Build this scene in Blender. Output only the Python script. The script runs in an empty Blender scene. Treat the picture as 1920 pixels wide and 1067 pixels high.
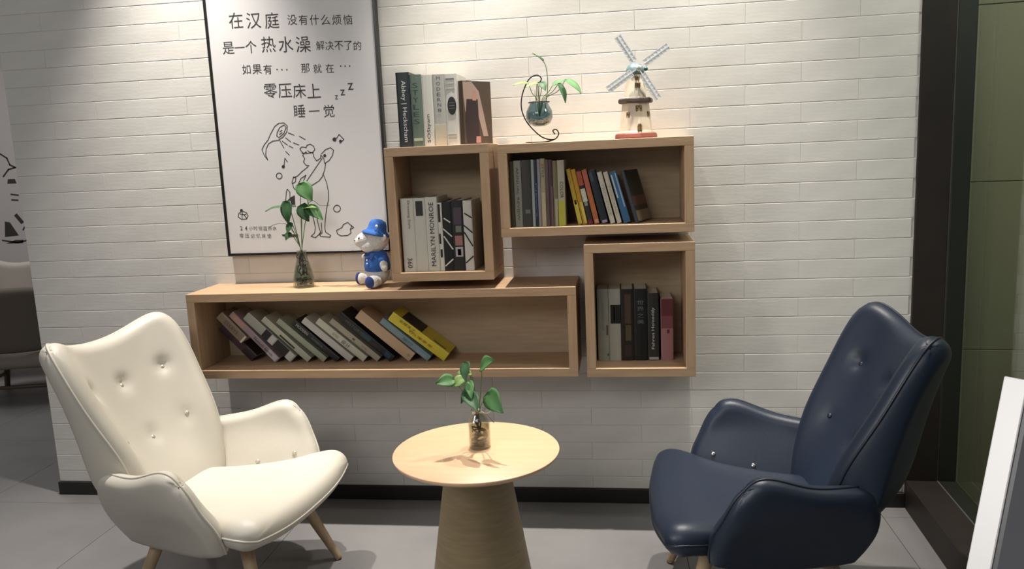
import bpy, bmesh, math, random
from mathutils import Vector, Matrix, noise
random.seed(7)
PI = math.pi
scene = bpy.context.scene
COL = scene.collection

# ------------------------------------------------------------------ camera
cam_data = bpy.data.cameras.new('camera')
cam = bpy.data.objects.new('camera', cam_data)
COL.objects.link(cam)
def camera_matrix(yaw, pitch, roll, loc):
    cy, sy, cp, sp = math.cos(yaw), math.sin(yaw), math.cos(pitch), math.sin(pitch)
    f = Vector((sy*cp, cy*cp, -sp)); r0 = Vector((cy, -sy, 0)); d0 = f.cross(r0)
    cr, sr = math.cos(roll), math.sin(roll)
    r = cr*r0 + sr*d0; d = -sr*r0 + cr*d0
    m = Matrix((r, -d, -f)).transposed().to_4x4()
    m.translation = loc
    return m
cam.matrix_world = camera_matrix(-.1382, .1614, .0439, Vector((0, -3.2761, 1.5)))
cam_data.sensor_width = 36.0
cam_data.lens = 1498.86*36/1920
cam_data.clip_start = .05
scene.camera = cam

# ------------------------------------------------------------------ light
def spot(name, loc, target, energy, size=80, blend=.6, radius=.05, col=(1, .86, .70)):
    l = bpy.data.lights.new(name, 'SPOT'); l.energy = energy; l.color = col
    l.spot_size = math.radians(size); l.spot_blend = blend; l.shadow_soft_size = radius
    o = bpy.data.objects.new(name, l); COL.objects.link(o); o.location = loc
    o.rotation_euler = (Vector(target)-Vector(loc)).to_track_quat('-Z', 'Y').to_euler()
    return o
def area(name, loc, target, energy, sx, sy, col=(1, 1, 1)):
    l = bpy.data.lights.new(name, 'AREA'); l.energy = energy; l.color = col; l.shape = 'RECTANGLE'; l.size = sx; l.size_y = sy
    o = bpy.data.objects.new(name, l); COL.objects.link(o); o.location = loc
    o.rotation_euler = (Vector(target)-Vector(loc)).to_track_quat('-Z', 'Y').to_euler()
    return o
world = bpy.data.worlds.new('room_light'); scene.world = world; world.use_nodes = True
bg = world.node_tree.nodes['Background']; bg.inputs[0].default_value = (.93, .95, 1, 1); bg.inputs[1].default_value = .145
LZ = 3.3; LY = -.34
WC = (1, .94, .86)
spot('downlight_shelf_left', (-1.77, LY, LZ), (-1.77, LY, 0), 400, 59, 1, .03, WC)
spot('downlight_shelf_middle', (-.48, LY, LZ), (-.48, LY, 0), 350, 59, 1, .03, WC)
spot('downlight_shelf_right', (.28, LY, LZ), (.28, LY, 0), 300, 59, 1, .03, WC)
spot('downlight_wall_right', (1.0, LY, LZ), (.95, LY, 0), 60, 58, 1, .03, WC)
spot('downlight_chair_left', (-1.25, -.95, LZ), (-1.3, -.98, 0), 30, 60, 1, .05, (1, .95, .88))
spot('downlight_chair_right', (.5, -.85, LZ), (.45, -.88, 0), 40, 60, 1, .05, (1, .95, .88))
area('front_fill_light', (-1.6, -4.2, 3.0), (-.2, -.6, .9), 36, 2.2, 1.0, (1, .985, .96))  # added soft fill from behind the camera, not a modelled fixture
fl = area('board_fill_light', (-3.4, -3.4, 2.0), (1.0, -1.6, .8), 9, 1.0, 1.4, (1, .99, .97)); fl.data.spread = math.radians(50)  # added fill to brighten the display board, no real source
area('behind_glass_fill_light', (2.0, -1.0, 2.9), (1.6, -.2, 1.0), 24, .6, .6, (1, 1, .94))  # unseen lamp added to brighten the tiled wall behind the glass
area('far_left_fill_light', (-4.6, 1.3, 2.9), (-4.8, 1.6, 0), 34, 1.2, 1.2, (1, .97, .95))  # unseen lamp added to lift the far wall and seats
scene.view_settings.view_transform = 'Standard'
scene.view_settings.look = 'None'
scene.view_settings.exposure = 0.0
scene.view_settings.gamma = 1.0
scene.view_settings.use_curve_mapping = False

# ------------------------------------------------------------------ materials
def lin(c):
    if isinstance(c, str):
        c = [int(c[i:i+2], 16)/255 for i in (0, 2, 4)]
    return tuple(((x/12.92) if x <= .04045 else ((x+.055)/1.055)**2.4) for x in c) + (1,)
MATS = {}
def mat(name, col, rough=.6, metal=0, col2=None, scale=6, bump=0, bscale=80, stretch=(1, 1, 1), spec=.5, detail=4, coat=0):
    if name in MATS: return MATS[name]
    m = bpy.data.materials.new(name); m.use_nodes = True; nt = m.node_tree
    p = nt.nodes['Principled BSDF']; p.inputs['Base Color'].default_value = lin(col)
    p.inputs['Roughness'].default_value = rough; p.inputs['Metallic'].default_value = metal
    p.inputs['Specular IOR Level'].default_value = spec
    p.inputs['Coat Weight'].default_value = coat
    if col2 or bump:
        tc = nt.nodes.new('ShaderNodeTexCoord'); mp = nt.nodes.new('ShaderNodeMapping')
        mp.inputs['Scale'].default_value = stretch
        nt.links.new(tc.outputs['Object'], mp.inputs[0])
    if col2:
        n = nt.nodes.new('ShaderNodeTexNoise'); n.inputs['Scale'].default_value = scale; n.inputs['Detail'].default_value = detail
        r = nt.nodes.new('ShaderNodeValToRGB'); r.color_ramp.elements[0].color = lin(col); r.color_ramp.elements[1].color = lin(col2)
        r.color_ramp.elements[0].position = .35; r.color_ramp.elements[1].position = .65
        nt.links.new(mp.outputs[0], n.inputs[0]); nt.links.new(n.outputs[0], r.inputs[0]); nt.links.new(r.outputs[0], p.inputs['Base Color'])
    if bump:
        n = nt.nodes.new('ShaderNodeTexNoise'); n.inputs['Scale'].default_value = bscale; n.inputs['Detail'].default_value = 5
        b = nt.nodes.new('ShaderNodeBump'); b.inputs['Strength'].default_value = bump; b.inputs['Distance'].default_value = .01
        nt.links.new(mp.outputs[0], n.inputs[0]); nt.links.new(n.outputs[0], b.inputs['Height']); nt.links.new(b.outputs[0], p.inputs['Normal'])
    MATS[name] = m
    return m
def glass(name, tint, refl=.12):
    if name in MATS: return MATS[name]
    m = bpy.data.materials.new(name); m.use_nodes = True; nt = m.node_tree
    for n in list(nt.nodes): nt.nodes.remove(n)
    out = nt.nodes.new('ShaderNodeOutputMaterial'); mx = nt.nodes.new('ShaderNodeMixShader')
    t = nt.nodes.new('ShaderNodeBsdfTransparent'); t.inputs[0].default_value = lin(tint)
    g = nt.nodes.new('ShaderNodeBsdfGlossy'); g.inputs['Roughness'].default_value = .04
    lw = nt.nodes.new('ShaderNodeLayerWeight'); lw.inputs[0].default_value = .35
    mr = nt.nodes.new('ShaderNodeMapRange'); mr.inputs['To Min'].default_value = refl*.5; mr.inputs['To Max'].default_value = min(1, refl*4)
    nt.links.new(lw.outputs['Facing'], mr.inputs[0]); nt.links.new(mr.outputs[0], mx.inputs[0])
    nt.links.new(t.outputs[0], mx.inputs[1]); nt.links.new(g.outputs[0], mx.inputs[2]); nt.links.new(mx.outputs[0], out.inputs[0])
    MATS[name] = m
    return m
def plain(c, rough=.65):
    return mat('print_'+c+('' if rough == .65 else '_%d' % (rough*100)), c, rough)
M_BRICK = mat('white_brick_paint', 'd6d3cd', .75, col2='cfccc6', scale=5, bump=.05, bscale=30, stretch=(1, 1, 3))
M_WALL = mat('wall_mortar', 'd0ccc4', .85)
M_FARWALL = mat('far_wall_paint', 'b8b2ac', .8, bump=.05)
M_TILE = mat('grey_floor_tile', '7d7b7b', .42, col2='747272', scale=3, bump=.04, bscale=60, detail=8)
M_GROUT = mat('floor_grout', '706e6e', .8)
M_BASE = mat('black_baseboard', '1c1a18', .5)
M_WOODX = mat('beech_veneer_lengthwise', 'b89a7a', .6, col2='ac8d6d', scale=5, stretch=(1.2, 14, 14), bump=.03, bscale=20)
M_WOODZ = mat('beech_veneer_upright', 'b89a7a', .6, col2='ac8d6d', scale=5, stretch=(14, 14, 1.2), bump=.03, bscale=20)
M_FRAME = mat('bronze_frame', '231e1b', .5, col2='2b2622', scale=4, spec=.3)
M_FRAME2 = mat('dark_green_frame', '1f221c', .4)
M_OLIVE = mat('olive_wall_tile', '8c8a72', .6, col2='918e76', scale=2, bump=.02)

# ------------------------------------------------------------------ helpers
class MB:
    def __init__(s): s.v, s.f, s.m, s.sm = [], [], [], []
    def add(s, vs, fs, mi=0, smooth=False, xf=None):
        o = len(s.v)
        s.v += [tuple(xf @ Vector(v)) if xf else tuple(v) for v in vs]
        for f in fs: s.f.append(tuple(o+i for i in f)); s.m.append(mi); s.sm.append(smooth)
        return s
    def box(s, x0, x1, y0, y1, z0, z1, mi=0, ch=0, xf=None):
        if ch <= 0:
            vs = [(x, y, z) for z in (z0, z1) for y in (y0, y1) for x in (x0, x1)]
            fs = [(0, 2, 3, 1), (4, 5, 7, 6), (0, 1, 5, 4), (2, 6, 7, 3), (0, 4, 6, 2), (1, 3, 7, 5)]
            return s.add(vs, fs, mi, xf=xf)
        bm = bmesh.new(); bmesh.ops.create_cube(bm, size=1)
        for v in bm.verts: v.co = Vector(((x0+x1)/2+v.co.x*(x1-x0), (y0+y1)/2+v.co.y*(y1-y0), (z0+z1)/2+v.co.z*(z1-z0)))
        bmesh.ops.bevel(bm, geom=bm.edges[:], offset=ch, segments=1, affect='EDGES')
        bm.verts.index_update()
        s.add([v.co[:] for v in bm.verts], [[v.index for v in f.verts] for f in bm.faces], mi, xf=xf); bm.free()
        return s
    def lathe(s, prof, seg=32, mi=0, smooth=True, xf=None, cap=True, c=(0, 0)):
        n = len(prof); vs = []; fs = []
        for r, z in prof:
            for k in range(seg):
                a = 2*PI*k/seg; vs.append((c[0]+r*math.cos(a), c[1]+r*math.sin(a), z))
        for i in range(n-1):
            for k in range(seg):
                k2 = (k+1) % seg; fs.append((i*seg+k, i*seg+k2, (i+1)*seg+k2, (i+1)*seg+k))
        if cap:
            if prof[0][0] > 1e-5: fs.append(tuple(reversed(range(seg))))
            if prof[-1][0] > 1e-5: fs.append(tuple((n-1)*seg+k for k in range(seg)))
        return s.add(vs, fs, mi, smooth, xf)
    def tube(s, pts, rad, seg=8, mi=0, closed=False):
        pts = [Vector(p) for p in pts]; n = len(pts); vs = []; fs = []
        rads = rad if isinstance(rad, (list, tuple)) else [rad]*n
        up = None
        for i, p in enumerate(pts):
            if closed: t = pts[(i+1) % n]-pts[i-1]
            else: t = pts[min(i+1, n-1)]-pts[max(i-1, 0)]
            if t.length < 1e-9: t = Vector((0, 0, 1))
            t.normalize()
            if up is None:
                up = Vector((0, 0, 1)) if abs(t.z) < .9 else Vector((1, 0, 0))
            a = t.cross(up)
            if a.length < 1e-6: a = t.cross(Vector((0, 1, 0)))
            a.normalize(); b = a.cross(t).normalized(); up = b
            for k in range(seg):
                q = 2*PI*k/seg; vs.append(p+(a*math.cos(q)+b*math.sin(q))*rads[i])
        m = n if closed else n-1
        for i in range(m):
            j = (i+1) % n
            for k in range(seg):
                k2 = (k+1) % seg; fs.append((i*seg+k, i*seg+k2, j*seg+k2, j*seg+k))
        if not closed: fs.append(tuple(reversed(range(seg)))); fs.append(tuple((n-1)*seg+k for k in range(seg)))
        return s.add(vs, fs, mi, True)
    def ball(s, c, r, mi=0, seg=16, rings=10, xf=None):
        rx, ry, rz = r if isinstance(r, (tuple, list)) else (r, r, r)
        vs = [(c[0], c[1], c[2]-rz)]; fs = []
        for i in range(1, rings):
            a = PI*i/rings
            for k in range(seg):
                b = 2*PI*k/seg; vs.append((c[0]+rx*math.sin(a)*math.cos(b), c[1]+ry*math.sin(a)*math.sin(b), c[2]-rz*math.cos(a)))
        vs.append((c[0], c[1], c[2]+rz)); L = len(vs)-1
        for k in range(seg):
            k2 = (k+1) % seg; fs.append((0, 1+k2, 1+k)); fs.append((L, L-seg+k, L-seg+k2))
            for i in range(rings-2): fs.append((1+i*seg+k, 1+i*seg+k2, 1+(i+1)*seg+k2, 1+(i+1)*seg+k))
        return s.add(vs, fs, mi, True, xf)
    def mesh(s, name, mats):
        me = bpy.data.meshes.new(name); me.from_pydata([tuple(v) for v in s.v], [], s.f)
        for m in (mats if isinstance(mats, (list, tuple)) else [mats]): me.materials.append(m)
        me.polygons.foreach_set('material_index', s.m); me.polygons.foreach_set('use_smooth', s.sm)
        me.update(); return me
    def build(s, name, mats, parent=None):
        return link(name, s.mesh(name, mats), parent)
def link(name, me, parent=None):
    o = bpy.data.objects.new(name, me); COL.objects.link(o)
    if parent: o.parent = parent
    return o
def thing(name, label, cat, loc=(0, 0, 0), rot=(0, 0, 0), group=None):
    o = bpy.data.objects.new(name, None); COL.objects.link(o); o.empty_display_size = .05
    o.location = loc; o.rotation_euler = rot; o['label'] = label; o['category'] = cat
    if group: o['group'] = group
    return o
def struct(o): o['kind'] = 'structure'; return o
def box(name, m, parent, *a, ch=0): return MB().box(*a, ch=ch).build(name, m, parent)

FONT_CACHE = {}
def glyphs(s):
    """flat outline of a string, about one unit high, centred on the origin"""
    if s in FONT_CACHE: return FONT_CACHE[s]
    cu = bpy.data.curves.new('lettering', 'FONT'); cu.body = s; cu.size = 1; cu.resolution_u = 2
    ob = bpy.data.objects.new('lettering', cu); COL.objects.link(ob)
    bpy.context.view_layer.update()
    me = bpy.data.meshes.new_from_object(ob.evaluated_get(bpy.context.evaluated_depsgraph_get()))
    vs = [v.co.copy() for v in me.vertices]; fs = [tuple(p.vertices) for p in me.polygons]
    bpy.data.objects.remove(ob); bpy.data.curves.remove(cu); bpy.data.meshes.remove(me)
    if vs:
        x0, x1 = min(v.x for v in vs), max(v.x for v in vs); y0, y1 = min(v.y for v in vs), max(v.y for v in vs)
        vs = [((v.x-(x0+x1)/2), (v.y-(y0+y1)/2)) for v in vs]
        dim = (x1-x0, y1-y0)
    else: dim = (1, 1)
    FONT_CACHE[s] = (vs, fs, dim)
    return FONT_CACHE[s]
def add_text(mb, s, cx, cz, w, h, y, turn='flat', mi=0):
    """print a string on the plane y, facing -y, into a w by h field (w along the reading direction)"""
    vs, fs, (dw, dh) = glyphs(s)
    if not vs: return
    sx, sy = w/max(dw, 1e-6), h/max(dh, 1e-6)
    out = []
    for x, z in vs:
        x *= sx; z *= sy
        if turn == 'up': x, z = -z, x
        elif turn == 'down': x, z = z, -x
        out.append((cx+x, y, cz+z))
    mb.add(out, fs, mi)
def stroke(mb, pts, w, y, mi=0, th=.0004):
    """a drawn line: a flat ribbon on plane y facing -y"""
    n = len(pts)
    for i in range(n-1):
        a = Vector(pts[i]); b = Vector(pts[i+1]); d = b-a
        if d.length < 1e-6: continue
        d.normalize(); q = Vector((-d.y, d.x))*w/2; e = d*w*.35
        c = [a-e-q, b+e-q, b+e+q, a-e+q]
        mb.add([(p.x, y, p.y) for p in c], [(0, 1, 2, 3)], mi)

# ------------------------------------------------------------------ the room
FL = MB().box(-7, 3.2, -4.6, 4.0, -.06, -.006).build('floor', M_GROUT); struct(FL)
TS = .8
tile_me = MB().box(0, TS-.002, 0, TS-.002, -.01, 0, ch=.0008).mesh('tile', M_TILE)
i = 0
for ix in range(-9, 4):
    for iy in range(-6, 5):
        t = link('tile', tile_me, FL); t.location = (ix*TS+.22, iy*TS-.1, 0)
WB = MB().box(-2.66, 1.135, .0025, .20, 0, 3.0).build('wall_back', M_WALL); struct(WB)
CH, BL = .0766, .42
Z0 = .4228-5*CH
variants = {}
def brick_mesh(w, h, k):
    key = (round(w, 3), round(h, 3), k)
    if key not in variants:
        rnd = random.Random(k*17+3); c = .0022; e = .0009
        j = [rnd.uniform(-.0003, .0003) for _ in range(8)]
        vs = [(0, .012, 0), (w, .012, 0), (w, .012, h), (0, .012, h),
              (0, .0012, 0), (w, .0012, 0), (w, .0012, h), (0, .0012, h),
              (e, j[0], c+j[1]), (w-e, j[2], c+j[3]), (w-e, j[4], h-c+j[5]), (e, j[6], h-c+j[7])]
        fs = [(4, 5, 1, 0), (5, 6, 2, 1), (6, 7, 3, 2), (7, 4, 0, 3), (8, 9, 5, 4), (9, 10, 6, 5), (10, 11, 7, 6), (11, 8, 4, 7), (11, 10, 9, 8)]
        variants[key] = MB().add(vs, [tuple(reversed(f)) for f in fs]).mesh('brick', M_BRICK)
    return variants[key]
up = MB(); g = .0010
for r in range(0, 39):
    za, zb = Z0+r*CH, Z0+(r+1)*CH
    if r == 0: za = .063
    if za > 2.98: break
    x = -2.66 - (BL/2 if r % 2 else 0)
    while x < 1.13:
        a, b = max(x, -2.66), min(x+BL, 1.13)
        if b-a > .02:
            me = brick_mesh(b-a-.0005, min(zb, 3.0)-za-g, random.randrange(4))
            if za < 2.26:
                o = link('brick', me, WB); o.location = (a+.00025, 0, za+g/2)
            else:
                up.add([(v.co.x+a+g/2, v.co.y, v.co.z+za+g/2) for v in me.vertices], [tuple(p.vertices) for p in me.polygons])
        x += BL
o = up.build('upper_brick_courses', M_BRICK, WB); o['kind'] = 'stuff'
struct(box('baseboard_back', M_BASE, None, -2.664, 1.13, -.012, .004, 0, .0625, ch=.0015))
struct(box('wall_left', M_FARWALL, None, -6.6, -6.5, -2, 3.3, 0, 3.0))
struct(box('wall_far', M_FARWALL, None, -6.6, -2.3, 3.305, 3.4, 0, 3.0))

# right side: dark framed glass partition that comes towards us
SW = thing('glass_partition', 'dark bronze framed glass partition standing on a low dark kerb right of the blue armchair', 'partition', (1.13, 0, 0), (0, 0, -.045))
box('inner_post', M_FRAME, SW, 0, .118, -.012, .05, .0, 3.0, ch=.002)
box('outer_post', M_FRAME2, SW, .124, .19, -.010, .05, .0, 3.0, ch=.002)
box('end_post', M_FRAME, SW, 0, .19, -1.36, -1.30, 0, 3.0, ch=.002)
box('kerb', M_FRAME, SW, 0, .118, -1.30, -.013, 0, .12, ch=.002)
box('bottom_rail', M_FRAME2, SW, .124, .19, -1.30, -.011, 0, .12, ch=.002)
box('joint_strip', mat('grey_joint', '55524e', .5), SW, .118, .124, -1.30, .0, 0, .1195)
box('post_joint_strip', mat('grey_joint', '55524e', .5), SW, .118, .124, -.006, .04, .12, 3.0)
box('pane', glass('partition_glass', 'eef2ea', .10), SW, .185, .195, -1.30, -.01, .12, 3.0)
# tiled wall seen through the glass
BW = thing('wall_right', 'x', 'x', (1.30, .075, 0), (0, 0, -.10)); 
for k in ('label', 'category'): del BW[k]
struct(BW)
box('backing', M_GROUT, BW, 0, 2.0, .012, .06, 0, 3.0)
for c in range(2):
    for (a, b) in ((-.02, .645), (.645, 1.315), (1.315, 1.978), (1.978, 2.65)):
        box('tile', M_OLIVE, BW, c*.9+.001, c*.9+.898, 0, .012, a+.0015, b-.0015, ch=.0015)

# ------------------------------------------------------------------ wall shelves
D = .274; T = .034
def shelf_box(name_label, x0, x1, z0, z1, back_mat='beech_back'):
    t = thing('wall_shelf', name_label, 'shelf', (x0, 0, z0)); w, h = x1-x0, z1-z0
    c = .0012
    box('top_panel', M_WOODX, t, 0, w, -D, 0, h-T, h, ch=c)
    box('bottom_panel', M_WOODX, t, 0, w, -D, 0, 0, T, ch=c)
    box('side_panel', M_WOODZ, t, 0, T, -D, 0, T, h-T, ch=c)
    box('side_panel', M_WOODZ, t, w-T, w, -D, 0, T, h-T, ch=c)
    box('back_panel', mat('beech_back', 'b3a084', .6, col2='aa967a', scale=5, stretch=(1.2, 14, 14)), t, T, w-T, -.016, -.002, T, h-T)
    return t
A0 = (-.889, -.486, 1.027, 1.544); B0 = (-.450, .270, 1.189, 1.538); C0 = (-.139, .2714, .636, 1.153); E0 = (-1.762, -.174, .639, .993)
shelf_box('upright open beech box shelf holding white-spined books, above the long one', *A0)
shelf_box('wide open beech box shelf at upper right with leaning paperbacks and magazines', *B0)
shelf_box('open beech box shelf at lower right with dark hardbacks', *C0)
shelf_box('long low open beech box shelf with slanting books', *E0)

# ------------------------------------------------------------------ books
def book(label, x, z, t, h, depth, yf, cover, lean=0, pages='d9d2bf', text=None, bands=(), group=None, rotz=0, soft=False, name='book', patches=()):
    """x,z: lower left front corner of the spine. bands: (z0,z1,colour[,x0,x1]) as fractions. text: list of (string, zc, length, width, turn, colour, xc)"""
    b = thing(name, label, 'book', (x, yf, z), (0, -math.radians(lean), rotz), group)
    cm = plain(cover, .45); k = .0012 if soft else .0022; e = 0 if soft else .003
    mb = MB()
    mb.box(0, k, 0, depth, 0, h); mb.box(t-k, t, 0, depth, 0, h); mb.box(k, t-k, 0, k, 0, h)
    # slightly rounded spine
    r = min(.0025, t*.12)
    mb.add([(0, 0, 0), (t*.15, -r*.7, 0), (t*.5, -r, 0), (t*.85, -r*.7, 0), (t, 0, 0), (0, 0, h), (t*.15, -r*.7, h), (t*.5, -r, h), (t*.85, -r*.7, h), (t, 0, h)],
           [(0, 1, 6, 5), (1, 2, 7, 6), (2, 3, 8, 7), (3, 4, 9, 8), (4, 3, 2, 1, 0), (5, 6, 7, 8, 9)], 0, False)
    mb.build('cover', cm, b)
    MB().box(k, t-k, k, depth-e-.001, e+.0005, h-e-.0005).build('pages', plain(pages), b)
    yy = -r-.0006
    for bd in bands:
        f0, f1, c = bd[:3]; a0, a1 = (bd[3], bd[4]) if len(bd) > 3 else (0.04, .96)
        MB().box(t*a0, t*a1, yy, .0, h*f0, h*f1).build('spine_band', plain(c, .5), b)
    if text:
        for (s, zc, ln, wd, turn, c, xc) in text:
            m2 = MB()
            if turn == 'stack':
                n = len(s)
                for q, ch in enumerate(s):
                    add_text(m2, ch, t*xc, h*(zc+ln/2-ln*(q+.5)/n), t*wd, h*ln/n*.68, yy-.0006)
            else: add_text(m2, s, t*xc, h*zc, h*ln, t*wd, yy-.0006, turn)
            m2.build('spine_lettering', plain(c, .5), b)
    for (y0, y1, z0, z1, c) in patches:   # printed fields on the right hand cover
        MB().box(t, t+.0005, depth*y0, depth*y1, h*z0, h*z1).build('cover_print', plain(c, .5), b)
    return b
# slanting books on the long shelf: x low corner, length, thickness, lean
zf = E0[2]+T+.0003; ye = -.152; g1 = 'slanting books in the long shelf'
book('dark maroon book lying lowest under the leftmost slanting books of the long shelf', -1.580, zf, .038, .195, .10, -.125, '33262a', 43, group=g1, bands=((.3, .62, '4a2f38'),))
book('short brown paperback propped leftmost in the long shelf, its foot off the board', -1.605, zf+.086, .040, .149, .11, ye, '8a7a68', 42.2, group=g1, soft=True, text=[('ESSAYS', .5, .5, .4, 'down', '5c4638', .5)], bands=((0, .06, 'd8cdb8'),))
book('pinkish grey slim book, second from left of the slanting row', -1.459, zf, .028, .278, .12, ye, '9c8a90', 42.6, group=g1, text=[('Sketch book', .30, .4, .45, 'down', '40353c', .5)], bands=((.02, .2, 'c9c1c6'), (.72, .96, 'b08d80')))
book('thick grey book with two square black labels, third from left of the slanting row', -1.393, zf, .040, .271, .12, ye, 'a3a498', 45.2, group=g1, bands=((.50, .62, '1d1a1b'), (.40, .49, 'c6c0be'), (.13, .38, '221c1d'), (.02, .12, 'cfccc4')))
book('pale grey green book with a thin dark stripe, fourth from left of the slanting row', -1.318, zf, .027, .261, .12, ye, 'b7b7a4', 46, group=g1, bands=((.30, .62, '30342a', .2, .5),))
book('plain sage green book with a blank spine in the slanting row', -1.248, zf, .025, .259, .12, ye, '9ba38c', 48.1, group=g1)
book('black book with faded white capitals leaning in the long shelf', -1.192, zf, .025, .245, .12, ye, '1e1f20', 47.4, group=g1, text=[('MODERN', .80, .26, .5, 'down', 'b9b6ad', .5), ('INTERIOR', .46, .24, .35, 'down', '77766f', .5)])
book('off-white book with a blank spine leaning beside the black lettered one', -1.135, zf, .029, .260, .12, ye, 'c3c1ba', 48.5, group=g1)
book('ivory book with two heavy black characters low on its spine', -1.075, zf, .029, .256, .12, ye, 'c6c3b3', 49, group=g1, text=[('设计', .40, .17, .6, 'down', '2b2a24', .5), ('空间', .62, .12, .4, 'down', '8c897b', .5)])
book('beige grey slim book with small brown marks leaning in the long shelf', -1.015, zf, .025, .257, .12, ye, 'a79f8b', 48.9, group=g1, text=[('一', .52, .05, .3, 'down', '5d4a3a', .5), ('文集', .3, .12, .4, 'down', '8a7c68', .5)])
book('tall black book with blue and grey spine print, leaning beside the tan one', -.958, zf, .030, .287, .125, ye, '17191d', 48, group=g1, text=[('HISTORY', .72, .30, .42, 'down', '62625f', .5)], bands=((.42, .58, '27404e', .2, .8), (.04, .14, '2c3f5c', .2, .8)))
book('thick tan book with a blank spine leaning near the yellow one', -.879, zf, .044, .287, .12, ye, 'c5a888', 49.1, group=g1, text=[('小', .06, .04, .3, 'down', '7a5c40', .5)])
book('slim dusty blue book squeezed between the tan and the yellow one', -.801, zf, .027, .253, .12, ye, '7d949a', 49.1, group=g1, text=[('旅行', .45, .2, .45, 'down', '3e5e78', .5)], bands=((.05, .25, '8c9fae', .1, .6),))
book('bright yellow book with a dark square on its cover, rightmost of the slanting row', -.732, zf, .041, .286, .128, ye, 'd9c83a', 51.5, group=g1,
     text=[('全部关于', .72, .28, .3, 'down', '27200f', .72), ('色彩', .52, .3, .3, 'down', '8a3a1c', .45), ('手册', .33, .16, .28, 'down', 'a0581c', .45)], patches=((.06, .94, .50, .86, '2e2622'), (.1, .2, .08, .3, '6b6320')))
# upright books in box shelf A
za = A0[2]+T+.0003; g2 = 'books in the upright box shelf'
book('white book with small grey title, leftmost in the upright box shelf', -.846, za, .050, .287, .2, -.242, 'd2cfc4', 0, group=g2, text=[('Dressing Style', .78, .38, .25, 'down', '6f5f5c', .62), ('360', .12, .14, .4, 'down', '2a2826', .5)])
book('white book with a black square label at its head', -.795, za, .046, .287, .2, -.242, 'cfccc1', 0, group=g2, bands=((.76, .96, '302e2c', .2, .8),))
book('white book with large black serif capitals down its spine', -.748, za, .046, .289, .2, -.242, 'd2cfc4', 0, group=g2, text=[('MARILYN MONROE', .5, .86, .4, 'up', '211f1e', .5)])
book('very thin book with broken black and white spine', -.7005, za, .017, .266, .2, -.242, 'd8d5cb', 0, group=g2, bands=((.72, .98, '1b1b1b', .1, .6), (.2, .32, '1b1b1b', .2, .7), (.4, .55, '1b1b1b', .1, .5)))
bk = book('black book with slanting white strokes on its spine', -.683, za, .037, .270, .2, -.242, '161817', 0, group=g2)
for (ax, az, bx, bz) in ((.008, .205, .030, .19), (.002, .165, .034, .135), (.004, .135, .036, .085), (.004, .02, .034, .045)):
    mb = MB(); stroke(mb, [(ax, az), (bx, bz)], .005, -.0042); mb.build('spine_stroke', plain('d8d5cb', .5), bk)
bk = book('dark book with a red and mauve picture on its spine', -.6455, za, .045, .273, .2, -.242, '232221', 0, group=g2, bands=((.66, .9, '4c4048', .15, .85), (.36, .5, 'a8716c', .2, .85), (.2, .34, 'b9aeb4', .2, .85), (.22, .31, '2a1f25', .38, .68), (.55, .64, '777a70', .3, .8)))
bk = book('white book with slanting black strokes, rightmost in the upright box shelf', -.600, za, .034, .271, .2, -.242, 'd5d2c8', 0, group=g2)
for (ax, az, bx, bz) in ((.006, .222, .032, .205), (.002, .175, .032, .148), (.002, .148, .032, .095), (.003, .03, .032, .055)):
    mb = MB(); stroke(mb, [(ax, az), (bx, bz)], .005, -.0042); mb.build('spine_stroke', plain('1b1b1b', .5), bk)
# hardbacks in box shelf C
zc = C0[2]+T+.0003; g3 = 'hardbacks in the lower right box shelf'
book('pale grey green hardback, leftmost in the lower right box shelf', -.098, zc, .043, .290, .135, -.152, 'a9ab9e', 0, group=g3, text=[('ARCHITECTURE', .62, .4, .22, 'down', '8d9084', .5)], bands=((.36, .5, '6b5c50', .78, .94), (.07, .1, '4d6a45', .84, .97)))
book('pale hardback with a square black label on its spine', -.0535, zc, .046, .290, .135, -.152, 'b4b5a6', 0, group=g3, bands=((.52, .78, '15130f', .15, 1.0), (.55, .75, '5a554c', .42, .5)))
book('dark brown hardback with a faded tan picture spine', -.006, zc, .049, .288, .135, -.152, '241d19', 0, group=g3, bands=((.52, .93, '54402f', .3, .8), (.28, .5, '5e5138', .35, .8), (.06, .22, '3c2a28', .3, .8)))
book('black hardback with four grey characters stacked on its spine', .0445, zc, .052, .288, .135, -.152, '121413', 0, group=g3, text=[('世界之美', .68, .36, .5, 'stack', '6c7472', .5)])
book('charcoal hardback with a large white title reading upward', .098, zc, .043, .270, .135, -.152, '2b2c2a', 0, group=g3, text=[('Fahren Heineddy', .48, .62, .34, 'up', 'd5d3cc', .5)], bands=((.01, .05, 'a09c98', .1, .95),))
book('dusky pink hardback, rightmost in the lower right box shelf', .149, zc, .047, .248, .135, -.152, '9c6f6e', 0, group=g3, bands=((.72, .99, '5f2c2c'), (.52, .72, '7a4446'), (.44, .5, '57262a', .5, .7)))
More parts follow.
